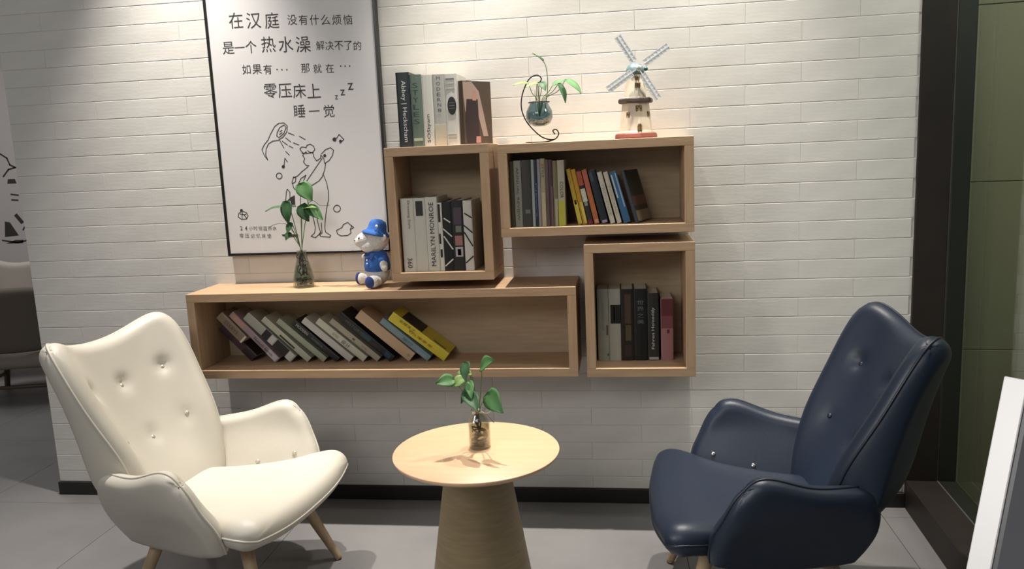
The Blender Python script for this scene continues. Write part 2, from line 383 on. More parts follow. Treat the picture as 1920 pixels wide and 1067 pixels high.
# books standing on top of shelf A
zt = A0[3]+.0005; yt = -.222; g4 = 'books standing on top of the upright box shelf'
book('black book with white lettering, leftmost on top of the upright box shelf', -.838, zt, .052, .281, .19, yt, '20262a', 0, group=g4, text=[('Abbey | Heckscham', .48, .82, .42, 'down', 'd7d9d6', .52)])
book('grey green book with dark script down its spine', -.784, zt, .044, .270, .19, yt, '66786a', 0, group=g4, text=[('STYLES', .6, .6, .5, 'stack', '2f3d33', .45)], bands=((.08, .12, 'b9c4ac', .1, .9),))
book('white book with heavy black lettering low on its spine', -.739, zt, .042, .266, .19, yt, 'dcdad0', 0, group=g4, text=[('SOStyam', .25, .40, .42, 'up', '1f1d1b', .5)])
book('light grey book with widely spaced small capitals', -.696, zt, .046, .266, .19, yt, 'bdbdb4', 0, group=g4, text=[('MODERN8', .72, .52, .3, 'stack', '55584f', .5)], bands=((0, .3, 'd2c8b2', .02, .98),))
bk = book('white book with a black oval on its spine', -.649, zt, .047, .265, .19, yt, 'e0ddd3', 0, group=g4, bands=((.92, .94, '77756e', .1, .8), (.85, .87, 'a5a39a', .1, .8), (.78, .8, 'a5a39a', .1, .8), (.14, .155, 'a5a39a', .1, .8), (.09, .105, 'a5a39a', .1, .8)))
mb = MB(); n = 20
mb.add([(.0245+.017*math.cos(2*PI*k/n), -.0040, .147+.034*math.sin(2*PI*k/n)) for k in range(n)], [tuple(range(n))]); mb.build('spine_oval', plain('1a1a1a', .5), bk)
mb = MB()
for q in (.158, .148, .138): stroke(mb, [(.014, q), (.035, q)], .0015, -.0046)
mb.build('spine_lettering', plain('8f8d86', .5), bk)
# photo book turned to show its cover
bk = thing('book', 'brown picture book turned cover outward at the right end above the upright box shelf', 'book', (-.583, -.225, zt), (0, 0, math.radians(52)), g4)
bh, bw, bt = .238, .148, .02
MB().box(0, bw, 0, .002, 0, bh).box(0, bw, bt-.002, bt, 0, bh).box(0, .002, 0, bt, 0, bh).build('cover', plain('54463c', .45), bk)
MB().box(.002, bw-.003, .002, bt-.002, .002, bh-.002).build('pages', plain('d9d2bf'), bk)
def fill(mb, pts, y, mi=0):
    n = len(pts); a = sum(pts[i][0]*pts[(i+1) % n][1]-pts[(i+1) % n][0]*pts[i][1] for i in range(n))
    if a < 0: pts = pts[::-1]
    mb.add([(p[0], y, p[1]) for p in pts], [tuple(range(n))], mi)
mb = MB(); fill(mb, [(.005, .235), (.05, .235), (.085, .20), (.105, .12), (.125, .03), (.10, .03), (.08, .10), (.06, .16), (.03, .17), (.012, .12), (.006, .18)], -.0004); mb.build('cover_print', plain('b09a90', .5), bk)
mb = MB(); fill(mb, [(.015, .005), (.08, .005), (.078, .17), (.02, .17), (.010, .09)], -.0007); mb.build('cover_print', plain('33262c', .5), bk)
mb = MB(); fill(mb, [(.05, .165), (.07, .165), (.068, .205), (.055, .20)], -.0010); fill(mb, [(.06, .005), (.085, .005), (.085, .03), (.062, .03)], -.0010); mb.build('cover_print', plain('c08d84', .5), bk)
# magazines and paperbacks in box shelf B
zb = B0[2]+T+.0003; g5 = 'magazines and paperbacks in the wide box shelf'
up_b = [(-.4155, .016, .250, '47412c', 'dark olive booklet, leftmost in the wide box shelf', None, ()),
 (-.398, .028, .252, '8f8f84', 'grey magazine bundle with speckled print, second in the wide box shelf', [('ANNUAL REVIEW', .5, .8, .35, 'down', '4a4a44', .5)], ()),
 (-.3685, .036, .253, '3b3b37', 'wide charcoal folder with a faint label near its foot', None, ((.2, .26, '6d6d66', .3, .8),)),
 (-.331, .0105, .253, '9aa3a4', 'thin pale blue grey booklet beside the charcoal folder', None, ()),
 (-.3195, .0105, .252, '232a3a', 'thin navy booklet with blue ticks', [('NEWS', .4, .5, .5, 'down', '6576a0', .5)], ()),
 (-.308, .0115, .254, '8f8d92', 'thin lilac grey booklet beside the navy one', None, ()),
 (-.2955, .017, .256, 'a09678', 'beige magazine with an olive head, tallest in the wide box shelf', [('STYLE', .82, .2, .5, 'down', '46432f', .5)], ((0, .5, 'b8aa88'),)),
 (-.2775, .012, .251, '64504c', 'brown booklet beside the beige magazine', None, ()),
 (-.2645, .014, .250, '4d2f38', 'maroon booklet in the wide box shelf', None, ((.0, .6, '6e5560', .5, .95),)),
 (-.2495, .017, .246, '76704f', 'olive and cream booklet in the wide box shelf', None, ((0, .42, 'a9a184', .3, .95),)),
 (-.2315, .026, .247, 'b3a996', 'cream magazine with a lime foot, last of the upright ones', [('COLOR', .55, .25, .5, 'down', '3b2c2c', .55)], ((0, .38, 'b5b33e', .04, .96),))]
for (x, t, h, c, lab, tx, bd) in up_b: book(lab, x, zb, t, h, .19, -.237, c, 0, group=g5, text=tx, bands=bd, soft=True)
yb = -.215
lean_b = [(-.159, .016, .215, 11.2, 'b9992f', 'mustard paperback with a dark dot, first of the leaning ones', None, ((.02, .4, 'cdbb45'), (.36, .44, '2b1d12', .3, .75))),
 (-.1405, .0165, .213, 11.4, 'c08e28', 'orange yellow paperback leaning second in the wide box shelf', None, ((.02, .4, 'dcc65a', .4, .96),)),
 (-.121, .019, .208, 11.9, '262a26', 'black paperback with red head and white middle', None, ((.72, .98, 'a8503a'), (.42, .66, 'c8c5b4'), (.34, .42, '8d9490', .2, .8), (.0, .08, '7c2430'))),
 (-.0975, .019, .210, 12.4, 'b4683c', 'orange red paperback leaning in the wide box shelf', None, ((.6, .98, 'b8604a'), (.02, .08, 'd2a08a', .2, .9))),
 (-.072, .027, .205, 13.0, '1f272e', 'dark navy paperback with a teal head, leaning', None, ((.8, .97, '3c5252', .1, .5), (.01, .06, 'a48a9c', .2, .9))),
 (-.037, .018, .200, 13.8, 'cfc9b8', 'cream paperback, left one of the leaning cream pair', [('PROVENCE', .45, .6, .4, 'down', '9a9284', .5)], ()),
 (-.0115, .017, .200, 14.4, 'cac2b0', 'cream paperback, right one of the leaning cream pair', [('TOSCANA', .45, .6, .4, 'down', 'a09078', .5)], ()),
 (.0135, .026, .198, 15.0, '35658c', 'blue paperback leaning in the wide box shelf', None, ((.5, .95, 'b9c6c8', .08, .3), (.3, .97, '93a8c0', .68, .88)))]
for (x, t, h, a, c, lab, tx, bd) in lean_b: book(lab, x, zb, t, h, .15, yb, c, a, group=g5, text=tx, bands=bd, soft=True)
bk = book('dark picture paperback at the right end of the leaning row, turned to show its cover', .056, zb, .014, .203, .14, yb-.01, '2b3440', 16, group=g5, rotz=math.radians(-22), soft=True, patches=((.02, .98, .5, .98, '343632'), (.02, .98, .32, .5, '6d4c44'), (.02, .98, .22, .32, '34382c'), (.02, .98, .02, .22, '8f8266')))

# ------------------------------------------------------------------ poster
STROKES=[[(-1.466,1.521),(-1.479,1.540),(-1.488,1.565),(-1.475,1.585),(-1.458,1.602),(-1.444,1.626),(-1.423,1.657),(-1.403,1.670),(-1.380,1.670),(-1.367,1.657),(-1.371,1.633),(-1.389,1.613),(-1.413,1.600),(-1.436,1.598),(-1.456,1.588),(-1.469,1.567),(-1.473,1.543),(-1.466,1.521)],
[(-1.414,1.632),(-1.401,1.652),(-1.381,1.662),(-1.373,1.651),(-1.385,1.627),(-1.408,1.611),(-1.417,1.618),(-1.414,1.632)],
[(-1.402,1.635),(-1.391,1.641)],
[(-1.405,1.624),(-1.392,1.631)],
[(-1.406,1.600),(-1.390,1.567)],
[(-1.384,1.553),(-1.369,1.537)],
[(-1.395,1.596),(-1.374,1.579)],
[(-1.367,1.575),(-1.351,1.566)],
[(-1.379,1.609),(-1.358,1.591)],
[(-1.347,1.587),(-1.324,1.577)],
[(-1.366,1.629),(-1.341,1.618)],
[(-1.319,1.613),(-1.294,1.598)],
[(-1.158,1.596),(-1.146,1.612),(-1.127,1.591),(-1.145,1.576)],
[(-1.165,1.594),(-1.160,1.598)],
[(-1.397,1.492),(-1.390,1.525),(-1.380,1.509)],
[(-1.300,1.492),(-1.310,1.506),(-1.303,1.520),(-1.311,1.532),(-1.305,1.541),(-1.315,1.550),(-1.321,1.560),(-1.312,1.568),(-1.293,1.565)],
[(-1.294,1.563),(-1.289,1.574),(-1.274,1.578),(-1.260,1.569),(-1.256,1.555),(-1.266,1.543),(-1.278,1.544),(-1.287,1.552)],
[(-1.314,1.542),(-1.290,1.541),(-1.266,1.543)],
[(-1.303,1.541),(-1.295,1.547),(-1.290,1.540)],
[(-1.266,1.545),(-1.263,1.526),(-1.252,1.508)],
[(-1.300,1.492),(-1.287,1.490)],
[(-1.291,1.486),(-1.321,1.466),(-1.341,1.449),(-1.360,1.443),(-1.368,1.422),(-1.361,1.396),(-1.335,1.387),(-1.305,1.387)],
[(-1.340,1.417),(-1.327,1.438),(-1.304,1.451),(-1.317,1.427),(-1.332,1.410),(-1.340,1.417)],
[(-1.360,1.446),(-1.349,1.442),(-1.353,1.425),(-1.366,1.418)],
[(-1.229,1.536),(-1.209,1.553),(-1.187,1.560),(-1.175,1.548),(-1.182,1.527),(-1.198,1.507),(-1.218,1.496)],
[(-1.218,1.497),(-1.220,1.518),(-1.232,1.531),(-1.234,1.519),(-1.252,1.508)],
[(-1.227,1.518),(-1.260,1.478),(-1.289,1.443),(-1.314,1.413),(-1.308,1.402),(-1.281,1.408),(-1.250,1.424),(-1.234,1.441),(-1.220,1.469),(-1.214,1.497)],
[(-1.229,1.455),(-1.217,1.419),(-1.212,1.384),(-1.213,1.348),(-1.226,1.306),(-1.235,1.263),(-1.240,1.227),(-1.238,1.209),(-1.217,1.194),(-1.221,1.187),(-1.262,1.192),(-1.265,1.199),(-1.254,1.206),(-1.254,1.249)],
[(-1.304,1.380),(-1.305,1.337),(-1.286,1.265),(-1.282,1.229),(-1.287,1.207),(-1.304,1.193),(-1.285,1.187),(-1.269,1.199),(-1.261,1.210)],
[(-1.272,1.293),(-1.270,1.257),(-1.266,1.235),(-1.260,1.206)],
[(-1.404,1.341),(-1.397,1.383),(-1.391,1.396),(-1.381,1.383),(-1.384,1.347)],
[(-1.413,1.325),(-1.360,1.323)],
[(-1.189,1.215),(-1.166,1.225),(-1.157,1.239),(-1.138,1.247),(-1.121,1.231),(-1.129,1.217),(-1.127,1.202),(-1.142,1.192),(-1.172,1.191),(-1.187,1.200),(-1.189,1.215)],
[(-1.123,1.234),(-1.113,1.225),(-1.127,1.217)],
[(-1.601,1.311),(-1.618,1.301),(-1.623,1.287),(-1.609,1.275),(-1.586,1.276),(-1.577,1.289),(-1.583,1.302),(-1.601,1.311)],
[(-1.612,1.297),(-1.586,1.295)],
[(-1.602,1.304),(-1.606,1.279)],
[(-1.595,1.293),(-1.585,1.280)],
[(-1.409,1.452),(-1.411,1.446),(-1.416,1.442),(-1.421,1.440),(-1.427,1.441),(-1.432,1.445),(-1.435,1.450),(-1.434,1.456),(-1.431,1.461),(-1.425,1.464),(-1.419,1.464),(-1.414,1.462),(-1.410,1.457),(-1.409,1.452)],
[(-1.165,1.306),(-1.167,1.299),(-1.173,1.294),(-1.179,1.292),(-1.186,1.293),(-1.192,1.297),(-1.195,1.304),(-1.194,1.310),(-1.190,1.316),(-1.184,1.320),(-1.177,1.321),(-1.171,1.318),(-1.166,1.313),(-1.165,1.306)]]
FILLS=[[(-1.159,1.592),(-1.160,1.588),(-1.163,1.585),(-1.167,1.584),(-1.171,1.585),(-1.175,1.587),(-1.176,1.591),(-1.176,1.595),(-1.174,1.598),(-1.170,1.600),(-1.166,1.601),(-1.162,1.599),(-1.160,1.596),(-1.159,1.592)],
[(-1.135,1.584),(-1.136,1.581),(-1.139,1.579),(-1.142,1.578),(-1.145,1.579),(-1.147,1.581),(-1.149,1.583),(-1.148,1.586),(-1.147,1.589),(-1.144,1.590),(-1.141,1.591),(-1.138,1.589),(-1.136,1.587),(-1.135,1.584)],
[(-1.393,1.490),(-1.394,1.487),(-1.397,1.484),(-1.400,1.483),(-1.403,1.484),(-1.406,1.486),(-1.408,1.489),(-1.407,1.492),(-1.405,1.495),(-1.402,1.497),(-1.399,1.497),(-1.395,1.496),(-1.393,1.493),(-1.393,1.490)],
[(-1.404,1.341),(-1.379,1.361),(-1.361,1.369),(-1.362,1.329),(-1.409,1.328)],
[(-1.598,1.313),(-1.599,1.310),(-1.601,1.308),(-1.605,1.306),(-1.608,1.307),(-1.611,1.309),(-1.612,1.312),(-1.611,1.315),(-1.610,1.317),(-1.607,1.319),(-1.603,1.319),(-1.600,1.318),(-1.599,1.316),(-1.598,1.313)],
[(-1.208,1.528),(-1.209,1.525),(-1.212,1.523),(-1.215,1.522),(-1.218,1.523),(-1.220,1.524),(-1.222,1.527),(-1.221,1.530),(-1.220,1.533),(-1.217,1.534),(-1.214,1.535),(-1.211,1.533),(-1.209,1.531),(-1.208,1.528)],
[(-1.435,1.204),(-1.405,1.207),(-1.360,1.202),(-1.362,1.193),(-1.399,1.192),(-1.429,1.197)]]
POSTER_TEXT=[('在', -1.549, 2.092, 0.066), ('汉', -1.472, 2.087, 0.066), ('庭', -1.394, 2.082, 0.066), ('没', -1.307, 2.079, 0.042), ('有', -1.26, 2.076, 0.042), ('什', -1.213, 2.073, 0.042), ('么', -1.166, 2.07, 0.042), ('烦', -1.119, 2.067, 0.042), ('恼', -1.073, 2.064, 0.042), ('是', -1.593, 1.985, 0.052), ('一', -1.544, 1.984, 0.052), ('个', -1.494, 1.983, 0.052), ('热', -1.418, 1.989, 0.066), ('水', -1.343, 1.984, 0.066), ('澡', -1.269, 1.98, 0.066), ('解', -1.197, 1.971, 0.038), ('决', -1.158, 1.968, 0.038), ('不', -1.118, 1.966, 0.037), ('了', -1.079, 1.964, 0.037), ('的', -1.04, 1.961, 0.037), ('如', -1.523, 1.895, 0.041), ('果', -1.477, 1.893, 0.041), ('有', -1.431, 1.89, 0.041), ('·', -1.39, 1.887, 0.038), ('·', -1.369, 1.885, 0.038), ('·', -1.348, 1.884, 0.038), ('那', -1.268, 1.885, 0.038), ('就', -1.216, 1.881, 0.038), ('在', -1.164, 1.879, 0.038), ('·', -1.117, 1.885, 0.038), ('·', -1.098, 1.884, 0.038), ('·', -1.079, 1.883, 0.038), ('零', -1.427, 1.803, 0.06), ('压', -1.364, 1.8, 0.06), ('床', -1.302, 1.796, 0.06), ('上', -1.24, 1.793, 0.06), ('z', -1.145, 1.762, 0.017), ('z', -1.117, 1.78, 0.024), ('z', -1.082, 1.802, 0.029), ('睡', -1.308, 1.715, 0.053), ('一', -1.245, 1.712, 0.053), ('觉', -1.181, 1.709, 0.053), ('2', -1.613, 1.237, 0.019), ('4', -1.592, 1.236, 0.019), ('小', -1.57, 1.235, 0.019), ('时', -1.549, 1.235, 0.019), ('恒', -1.527, 1.234, 0.019), ('温', -1.506, 1.233, 0.019), ('热', -1.484, 1.233, 0.019), ('水', -1.463, 1.232, 0.019), ('零', -1.615, 1.204, 0.019), ('压', -1.59, 1.203, 0.019), ('记', -1.565, 1.202, 0.019), ('忆', -1.54, 1.202, 0.019), ('床', -1.515, 1.201, 0.019), ('垫', -1.49, 1.2, 0.019)]
PO = thing('poster', 'large white framed poster with black handwriting and a line drawing of a man showering', 'poster', (0, 0, 0))
PX0, PX1, PZ0, PZ1, PY = -1.684, -.955, 1.118, 2.232, -.036
M_INK = mat('poster_ink', '34322f', .7); M_PF = mat('poster_frame_black', '1b1917', .35)
fw = .011
for a in ((PX0, PX0+fw, PZ0, PZ1), (PX1-fw, PX1, PZ0, PZ1), (PX0+fw, PX1-fw, PZ0, PZ0+fw), (PX0+fw, PX1-fw, PZ1-fw, PZ1)):
    box('frame_bar', M_PF, PO, a[0], a[1], PY, 0, a[2], a[3], ch=.001)
box('sheet', mat('poster_paper', 'dedbda', .45), PO, PX0+fw, PX1-fw, PY+.005, -.004, PZ0+fw, PZ1-fw)
for nm, si, fi in (('drawn_shower', range(0, 4), ()), ('drawn_spray', range(4, 12), ()), ('drawn_note', (12, 13), (0, 1)), ('drawn_note', (14,), (2,)),
                   ('drawn_figure', range(15, 30), (5,)), ('drawn_bottle', (30, 31), (3,)), ('drawn_mat', (), (6,)), ('drawn_duck', (32, 33), ()),
                   ('drawn_emblem', range(34, 38), (4,)), ('drawn_bubble', (38,), ()), ('drawn_bubble', (39,), ())):
    pm = MB()
    for q in si: stroke(pm, STROKES[q], .0032, PY+.0045)
    for q in fi: fill(pm, FILLS[q], PY+.0044)
    pm.build(nm, M_INK, PO)
tm = MB()
for n_, (c, x, z, h) in enumerate(POSTER_TEXT):
    if n_ and abs(POSTER_TEXT[n_-1][2]-z) > .035 and c != 'z':
        tm.build('handwriting_line', M_INK, PO); tm = MB()
    if c == '·': add_text(tm, c, x, z, .006, .006, PY+.0045); continue
    w = h*(.9 if c != 'z' else .9)
    if c == '一': add_text(tm, c, x, z, w*.95, h*.07, PY+.0045)
    else:
        dim = glyphs(c)[2]; add_text(tm, c, x, z, h*.92*min(1.15, dim[0]/max(dim[1], .3)), h*.95, PY+.0045)
tm.build('handwriting_line', M_INK, PO)
# far poster seen past the left end of the wall
FP = thing('poster', 'pale poster with black doodles on the far wall past the brick wall', 'poster', (0, 0, 0))
box('sheet', mat('far_poster_paper', 'b9b4b3', .6), FP, -6.4, -4.95, 3.27, 3.30, .70, 2.4, ch=.002)
for s in ([(-5.45, 1.70), (-5.39, 1.66), (-5.37, 1.60), (-5.32, 1.575), (-5.39, 1.56), (-5.45, 1.50)], [(-5.40, 1.34), (-5.33, 1.33)], [(-5.40, 1.29), (-5.34, 1.285)], [(-5.33, 1.02), (-5.30, 1.06), (-5.28, 1.02)], [(-5.55, .93), (-5.40, .905), (-5.30, .925)]): fm = MB(); stroke(fm, s, .014, 3.2685); fm.build('drawn_mark', M_INK, FP)
for s in ([(-5.41, 1.475), (-5.34, 1.475), (-5.33, 1.435), (-5.42, 1.435)], [(-5.40, 1.15), (-5.37, 1.17), (-5.31, 1.09), (-5.34, 1.07)], [(-5.50, 1.10), (-5.45, 1.09), (-5.38, .97), (-5.52, .96)], [(-5.52, .90), (-5.35, .90), (-5.34, .93), (-5.42, .93)]): fm = MB(); fill(fm, s, 3.2685); fm.build('drawn_mark', M_INK, FP)

# ------------------------------------------------------------------ plants
def leaf_mat(name, c, c2): return mat(name, c, .55, col2=c2, scale=25, spec=.35, bump=.05, bscale=30)
LG = leaf_mat('pothos_green', '406a38', '4e7a46'); LD = leaf_mat('pothos_dark', '2c4a2e', '3a5f3a'); LP = leaf_mat('pothos_pale', '64803f', '7c9654')
def leaf(parent, base, tip, w, normal, m, droop=.15, name='leaf'):
    """heart shaped leaf from base to tip; normal: which way the upper side looks"""
    b = Vector(base); t = Vector(tip); ax = t-b; L = ax.length; ax.normalize()
    n = Vector(normal); n = (n-ax*n.dot(ax)).normalized(); s = ax.cross(n).normalized()
    N = 9; prof = [0, .62, .92, 1, .94, .80, .60, .36, .12]
    vs = []; fs = []
    for i in range(N):
        u = i/(N-1)
        for j in range(-3, 4):
            q = j/3; wd = prof[i]*w/2*q
            back = -.10*L*(abs(q)**1.5)*(1 if i == 1 else .55 if i == 2 else 0)
            h = (.10*w*abs(q)**1.3 - droop*L*(u**2) + .06*L*math.sin(u*PI))
            vs.append(b+ax*(u*L+back)+s*wd+n*h)
    M = len(vs); th = .0009
    vs2 = [v-n*th for v in vs]
    for i in range(N-1):
        for j in range(6):
            a = i*7+j; fs.append((a, a+1, a+8, a+7)); fs.append((M+a, M+a+7, M+a+8, M+a+1))
    for i in range(N-1):
        a = i*7; fs.append((a, a+7, M+a+7, M+a)); a = i*7+6; fs.append((a, M+a, M+a+7, a+7))
    mb = MB(); mb.add(vs+vs2, fs, 0, True)
    o = mb.build(name, m, parent)
    mb = MB(); mb.tube([b+n*.0006+ax*L*u-n*droop*L*u*u+n*.06*L*math.sin(u*PI) for u in (0, .3, .6, .9)], .0007, 5)
    return o
def curve(p, n=10):
    """catmull-rom through p"""
    p = [Vector(q) for q in p]; P = [p[0]*2-p[1]]+p+[p[-1]*2-p[-2]]; out = []
    for i in range(1, len(P)-2):
        for k in range(n):
            t = k/n; a, b, c, d = P[i-1], P[i], P[i+1], P[i+2]
            out.append(.5*((2*b)+(c-a)*t+(2*a-5*b+4*c-d)*t*t+(3*b-a-3*c+d)*t**3))
    out.append(p[-1]); return out
def stem(parent, pts, r=.0016, m=None): MB().tube(curve(pts, 5), r, 6).build('stem', m or mat('plant_stem', '5c7a45', .5), parent)
M_ROOT = mat('root_brown', '4a3c28', .7); M_PEB = mat('dark_pebble', '3c372e', .6, col2='575044', scale=40)
# 1. flask on the long shelf
v = Vector((-1.308, -.137, .9935))
P1 = thing('vase_plant', 'small pothos in a clear conical bottle with dark pebbles on the long shelf', 'plant', v)
MB().lathe([(.0, .0), (.043, .0), (.045, .006), (.043, .035), (.036, .07), (.024, .115), (.019, .148), (.021, .152), (.0165, .148), (.021, .115), (.033, .07), (.040, .035), (.040, .006), (0, .004)], 32, cap=False).build('bottle', glass('clear_glass', 'eff2ee', .10), P1)
MB().lathe([(0, .0045), (.0395, .0065), (.0395, .036), (.0325, .07), (.026, .09), (0, .09)], 24, cap=False).build('water', glass('vase_water', 'e4e9df', .03), P1)
mb = MB(); rnd = random.Random(3)
for k in range(70):
    a = rnd.uniform(0, 2*PI); r = .033*math.sqrt(rnd.random()); mb.ball((r*math.cos(a), r*math.sin(a), .010+rnd.uniform(0, .026)), (.006, .005, .0045), 0, 7, 5)
o = mb.build('pebbles', M_PEB, P1); o['kind'] = 'stuff'
mb = MB()
for k in range(9):
    a = rnd.uniform(0, 2*PI); p = [(rnd.uniform(-.006, .006), rnd.uniform(-.006, .006), .15)]
    for q in range(4): p.append((rnd.uniform(-.02, .02), rnd.uniform(-.02, .02), .125-.026*q))
    mb.tube(curve(p, 4), .0018, 5)
mb.build('roots', M_ROOT, P1)
def rel(o, x, z, y=0): return Vector((x-o.x, y, z-o.z))
leafs1 = [((-.012, -.005), (-1.344, 1.352), (-1.347, 1.262), .06, (-.3, -1, .3), LD, (-1.352, 1.345)), ((0, 0), (-1.372, 1.327), (-1.437, 1.321), .03, (0, -.25, 1), LD, (-1.36, 1.322)),
 ((0, 0), (-1.335, 1.262), (-1.352, 1.222), .034, (-.3, -1, .5), LD, (-1.338, 1.262)), ((0, 0), (-1.285, 1.42), (-1.235, 1.352), .068, (.2, -1, .5), LG, (-1.28, 1.40)),
 ((0, 0), (-1.285, 1.335), (-1.258, 1.268), .062, (-.3, -1, .4), LD, (-1.28, 1.325)), ((0, 0), (-1.262, 1.325), (-1.196, 1.276), .052, (.2, -1, .8), LG, (-1.265, 1.32)), ((0, 0), (-1.345, 1.222), (-1.360, 1.195), .028, (0, -1, .6), LD, (-1.345, 1.225))]
for _, b, t, w, n, m, s in leafs1:
    B = rel(v, *b, y=-.01); Tt = rel(v, *t, y=-.03); leaf(P1, B, Tt, w, n, m)
    stem(P1, [(0, 0, .10), (.003*(1 if b[0] > -1.31 else -1), 0, .16), ((B.x)*.55, -.004, .16+(B.z-.16)*.55), B])
stem(P1, [(-.01, 0, .2), (-.05, -.01, .262), (-.09, -.02, .266), (-.128, -.02, .250)], .0012)
stem(P1, [(.03, -.01, .33), (.07, -.01, .355), (.10, -.01, .335), (.14, -.01, .335)], .0012, mat('plant_stem_dark', '4a5a36', .5))
leaf(P1, (.03, -.02, .325), (.09, -.04, .335), .03, (0, -.4, 1), LP)
# 2. globe hanging in a wire stand
v = Vector((-.300, -.150, 1.5385))
P2 = thing('hanging_planter', 'pothos in a round glass globe hung from a curled dark wire stand', 'plant', v)
M_WIRE = mat('dark_wire', '2b2622', .35, .6)
def R2(x, z, y=0): return Vector((x-v.x, y, z-v.z))
MB().tube(curve([R2(x, z, .0) for x, z in ((-.242, 1.568), (-.250, 1.583), (-.236, 1.586), (-.228, 1.570), (-.240, 1.552), (-.262, 1.5495), (-.292, 1.560), (-.323, 1.587), (-.351, 1.623), (-.367, 1.666), (-.366, 1.709), (-.352, 1.751), (-.332, 1.782), (-.306, 1.794), (-.288, 1.783), (-.292, 1.768), (-.305, 1.765))], 6), .0024, 8).build('wire_arc', M_WIRE, P2)
MB().tube(curve([(.05, 0, .0085), (.02, .03, .003), (-.03, .04, .003), (-.055, 0, .003), (-.03, -.04, .003), (.02, -.03, .003), (.05, 0, .0085)], 6), .0022, 8).build('wire_foot', M_WIRE, P2)
MB().tube([R2(-.3050, 1.765), R2(-.3065, 1.73), R2(-.3065, 1.692)], .0016, 6).tube([(.041*math.cos(a), .041*math.sin(a)+.0, 1.692-v.z) for a in [2*PI*k/24 for k in range(24)]], .0016, 6, closed=True).build('hanging_hook', M_WIRE, P2)
MB().lathe([(0, .062), (.022, .063), (.042, .074), (.052, .096), (.050, .120), (.038, .144), (.034, .154), (.037, .156), (.032, .154), (.036, .143), (.048, .120), (.050, .096), (.040, .076), (.020, .065), (0, .064)], 32, cap=False).build('globe', glass('blue_glass', 'd3dfe2', .10), P2)
MB().lathe([(0, .0655), (.020, .0665), (.039, .077), (.0485, .096), (.046, .118), (0, .118)], 24, cap=False).build('water', glass('globe_water', 'd5dfe1', .03), P2)
mb = MB(); rnd = random.Random(5)
for k in range(40):
    a = rnd.uniform(0, 2*PI); r = .034*math.sqrt(rnd.random()); mb.ball((r*math.cos(a), r*math.sin(a), .075+rnd.uniform(0, .014)), (.006, .005, .005), 0, 7, 5)
o = mb.build('pebbles', mat('blue_grey_pebble', '4a5660', .4, col2='7c8890', scale=40), P2); o['kind'] = 'stuff'
for (b, t, w, n, m, y) in (((-.195, 1.768), (-.132, 1.722), .042, (.5, -.6, .9), LG, -.02), ((-.222, 1.757), (-.190, 1.688), .034, (.9, -.8, .5), LD, -.02), ((-.245, 1.752), (-.197, 1.772), .026, (0, -.7, 1), LG, .0), ((-.335, 1.762), (-.392, 1.764), .024, (0, -.5, 1), LP, -.02), ((-.300, 1.762), (-.345, 1.752), .022, (0, -.6, 1), LP, -.02), ((-.275, 1.845), (-.317, 1.879), .010, (.3, -.6, .8), LD, .0), ((-.285, 1.765), (-.27, 1.735), .03, (0, -1, .6), LD, -.02)):
    B = R2(*b, y=y*.5); Tt = R2(*t, y=y*2); leaf(P2, B, Tt, w, n, m)
    if b[1] < 1.8: stem(P2, [(0, 0, .10), (B.x*.25, 0, .165), (B.x*.7, y*.3, .19), B])
stem(P2, [(.02, 0, .11), (.034, 0, .19), (.036, 0, .25), (.026, 0, .30), (-.017, 0, .340)], .0018)
for x in (.002, -.012): stem(P2, [(x, .005, .10), (x*1.2, .004, .215)], .0015, mat('pale_stem', 'b9bd95', .5))
# 3. jar on the table
v = Vector((-.450, -.926, .6003))
P3 = thing('vase_plant', 'small pothos with tangled brown roots in a clear glass jar on the round table', 'plant', v)
MB().lathe([(0, 0), (.031, 0), (.034, .004), (.034, .083), (.030, .095), (.021, .108), (.021, .120), (.0235, .123), (.018, .120), (.018, .108), (.027, .094), (.031, .082), (.031, .006), (0, .004)], 32, cap=False).build('jar', glass('clear_glass', 'eff2ee', .10), P3)
MB().lathe([(0, .0045), (.0305, .0065), (.0305, .07), (0, .07)], 24, cap=False).build('water', glass('jar_water', 'e6e2d4', .03), P3)
mb = MB(); rnd = random.Random(9)
for k in range(7):
    ph = rnd.uniform(0, 6); r = rnd.uniform(.018, .027); z0 = rnd.uniform(.012, .06); tl = rnd.uniform(-.35, .35)
    mb.tube([(r*math.cos(ph+q*.45), r*math.sin(ph+q*.45), min(.085, max(.010, z0+r*math.cos(ph+q*.45)*tl*1.5+.003*math.sin(q)))) for q in range(14)], .0024, 6)
for k in range(3): mb.tube(curve([(rnd.uniform(-.008, .008), rnd.uniform(-.008, .008), z) for z in (.125, .10, .08, .06, .04)], 4), .003, 6)
mb.build('roots', M_ROOT, P3)
mb = MB()
for k in range(26):
    a = rnd.uniform(0, 2*PI); r = .024*math.sqrt(rnd.random()); mb.ball((r*math.cos(a), r*math.sin(a), .010+rnd.uniform(0, .01)), (.006, .005, .0045), 0, 7, 5)
o = mb.build('pebbles', M_PEB, P3); o['kind'] = 'stuff'
def R3(x, z, y=0): return Vector((x-v.x, y, z-v.z))
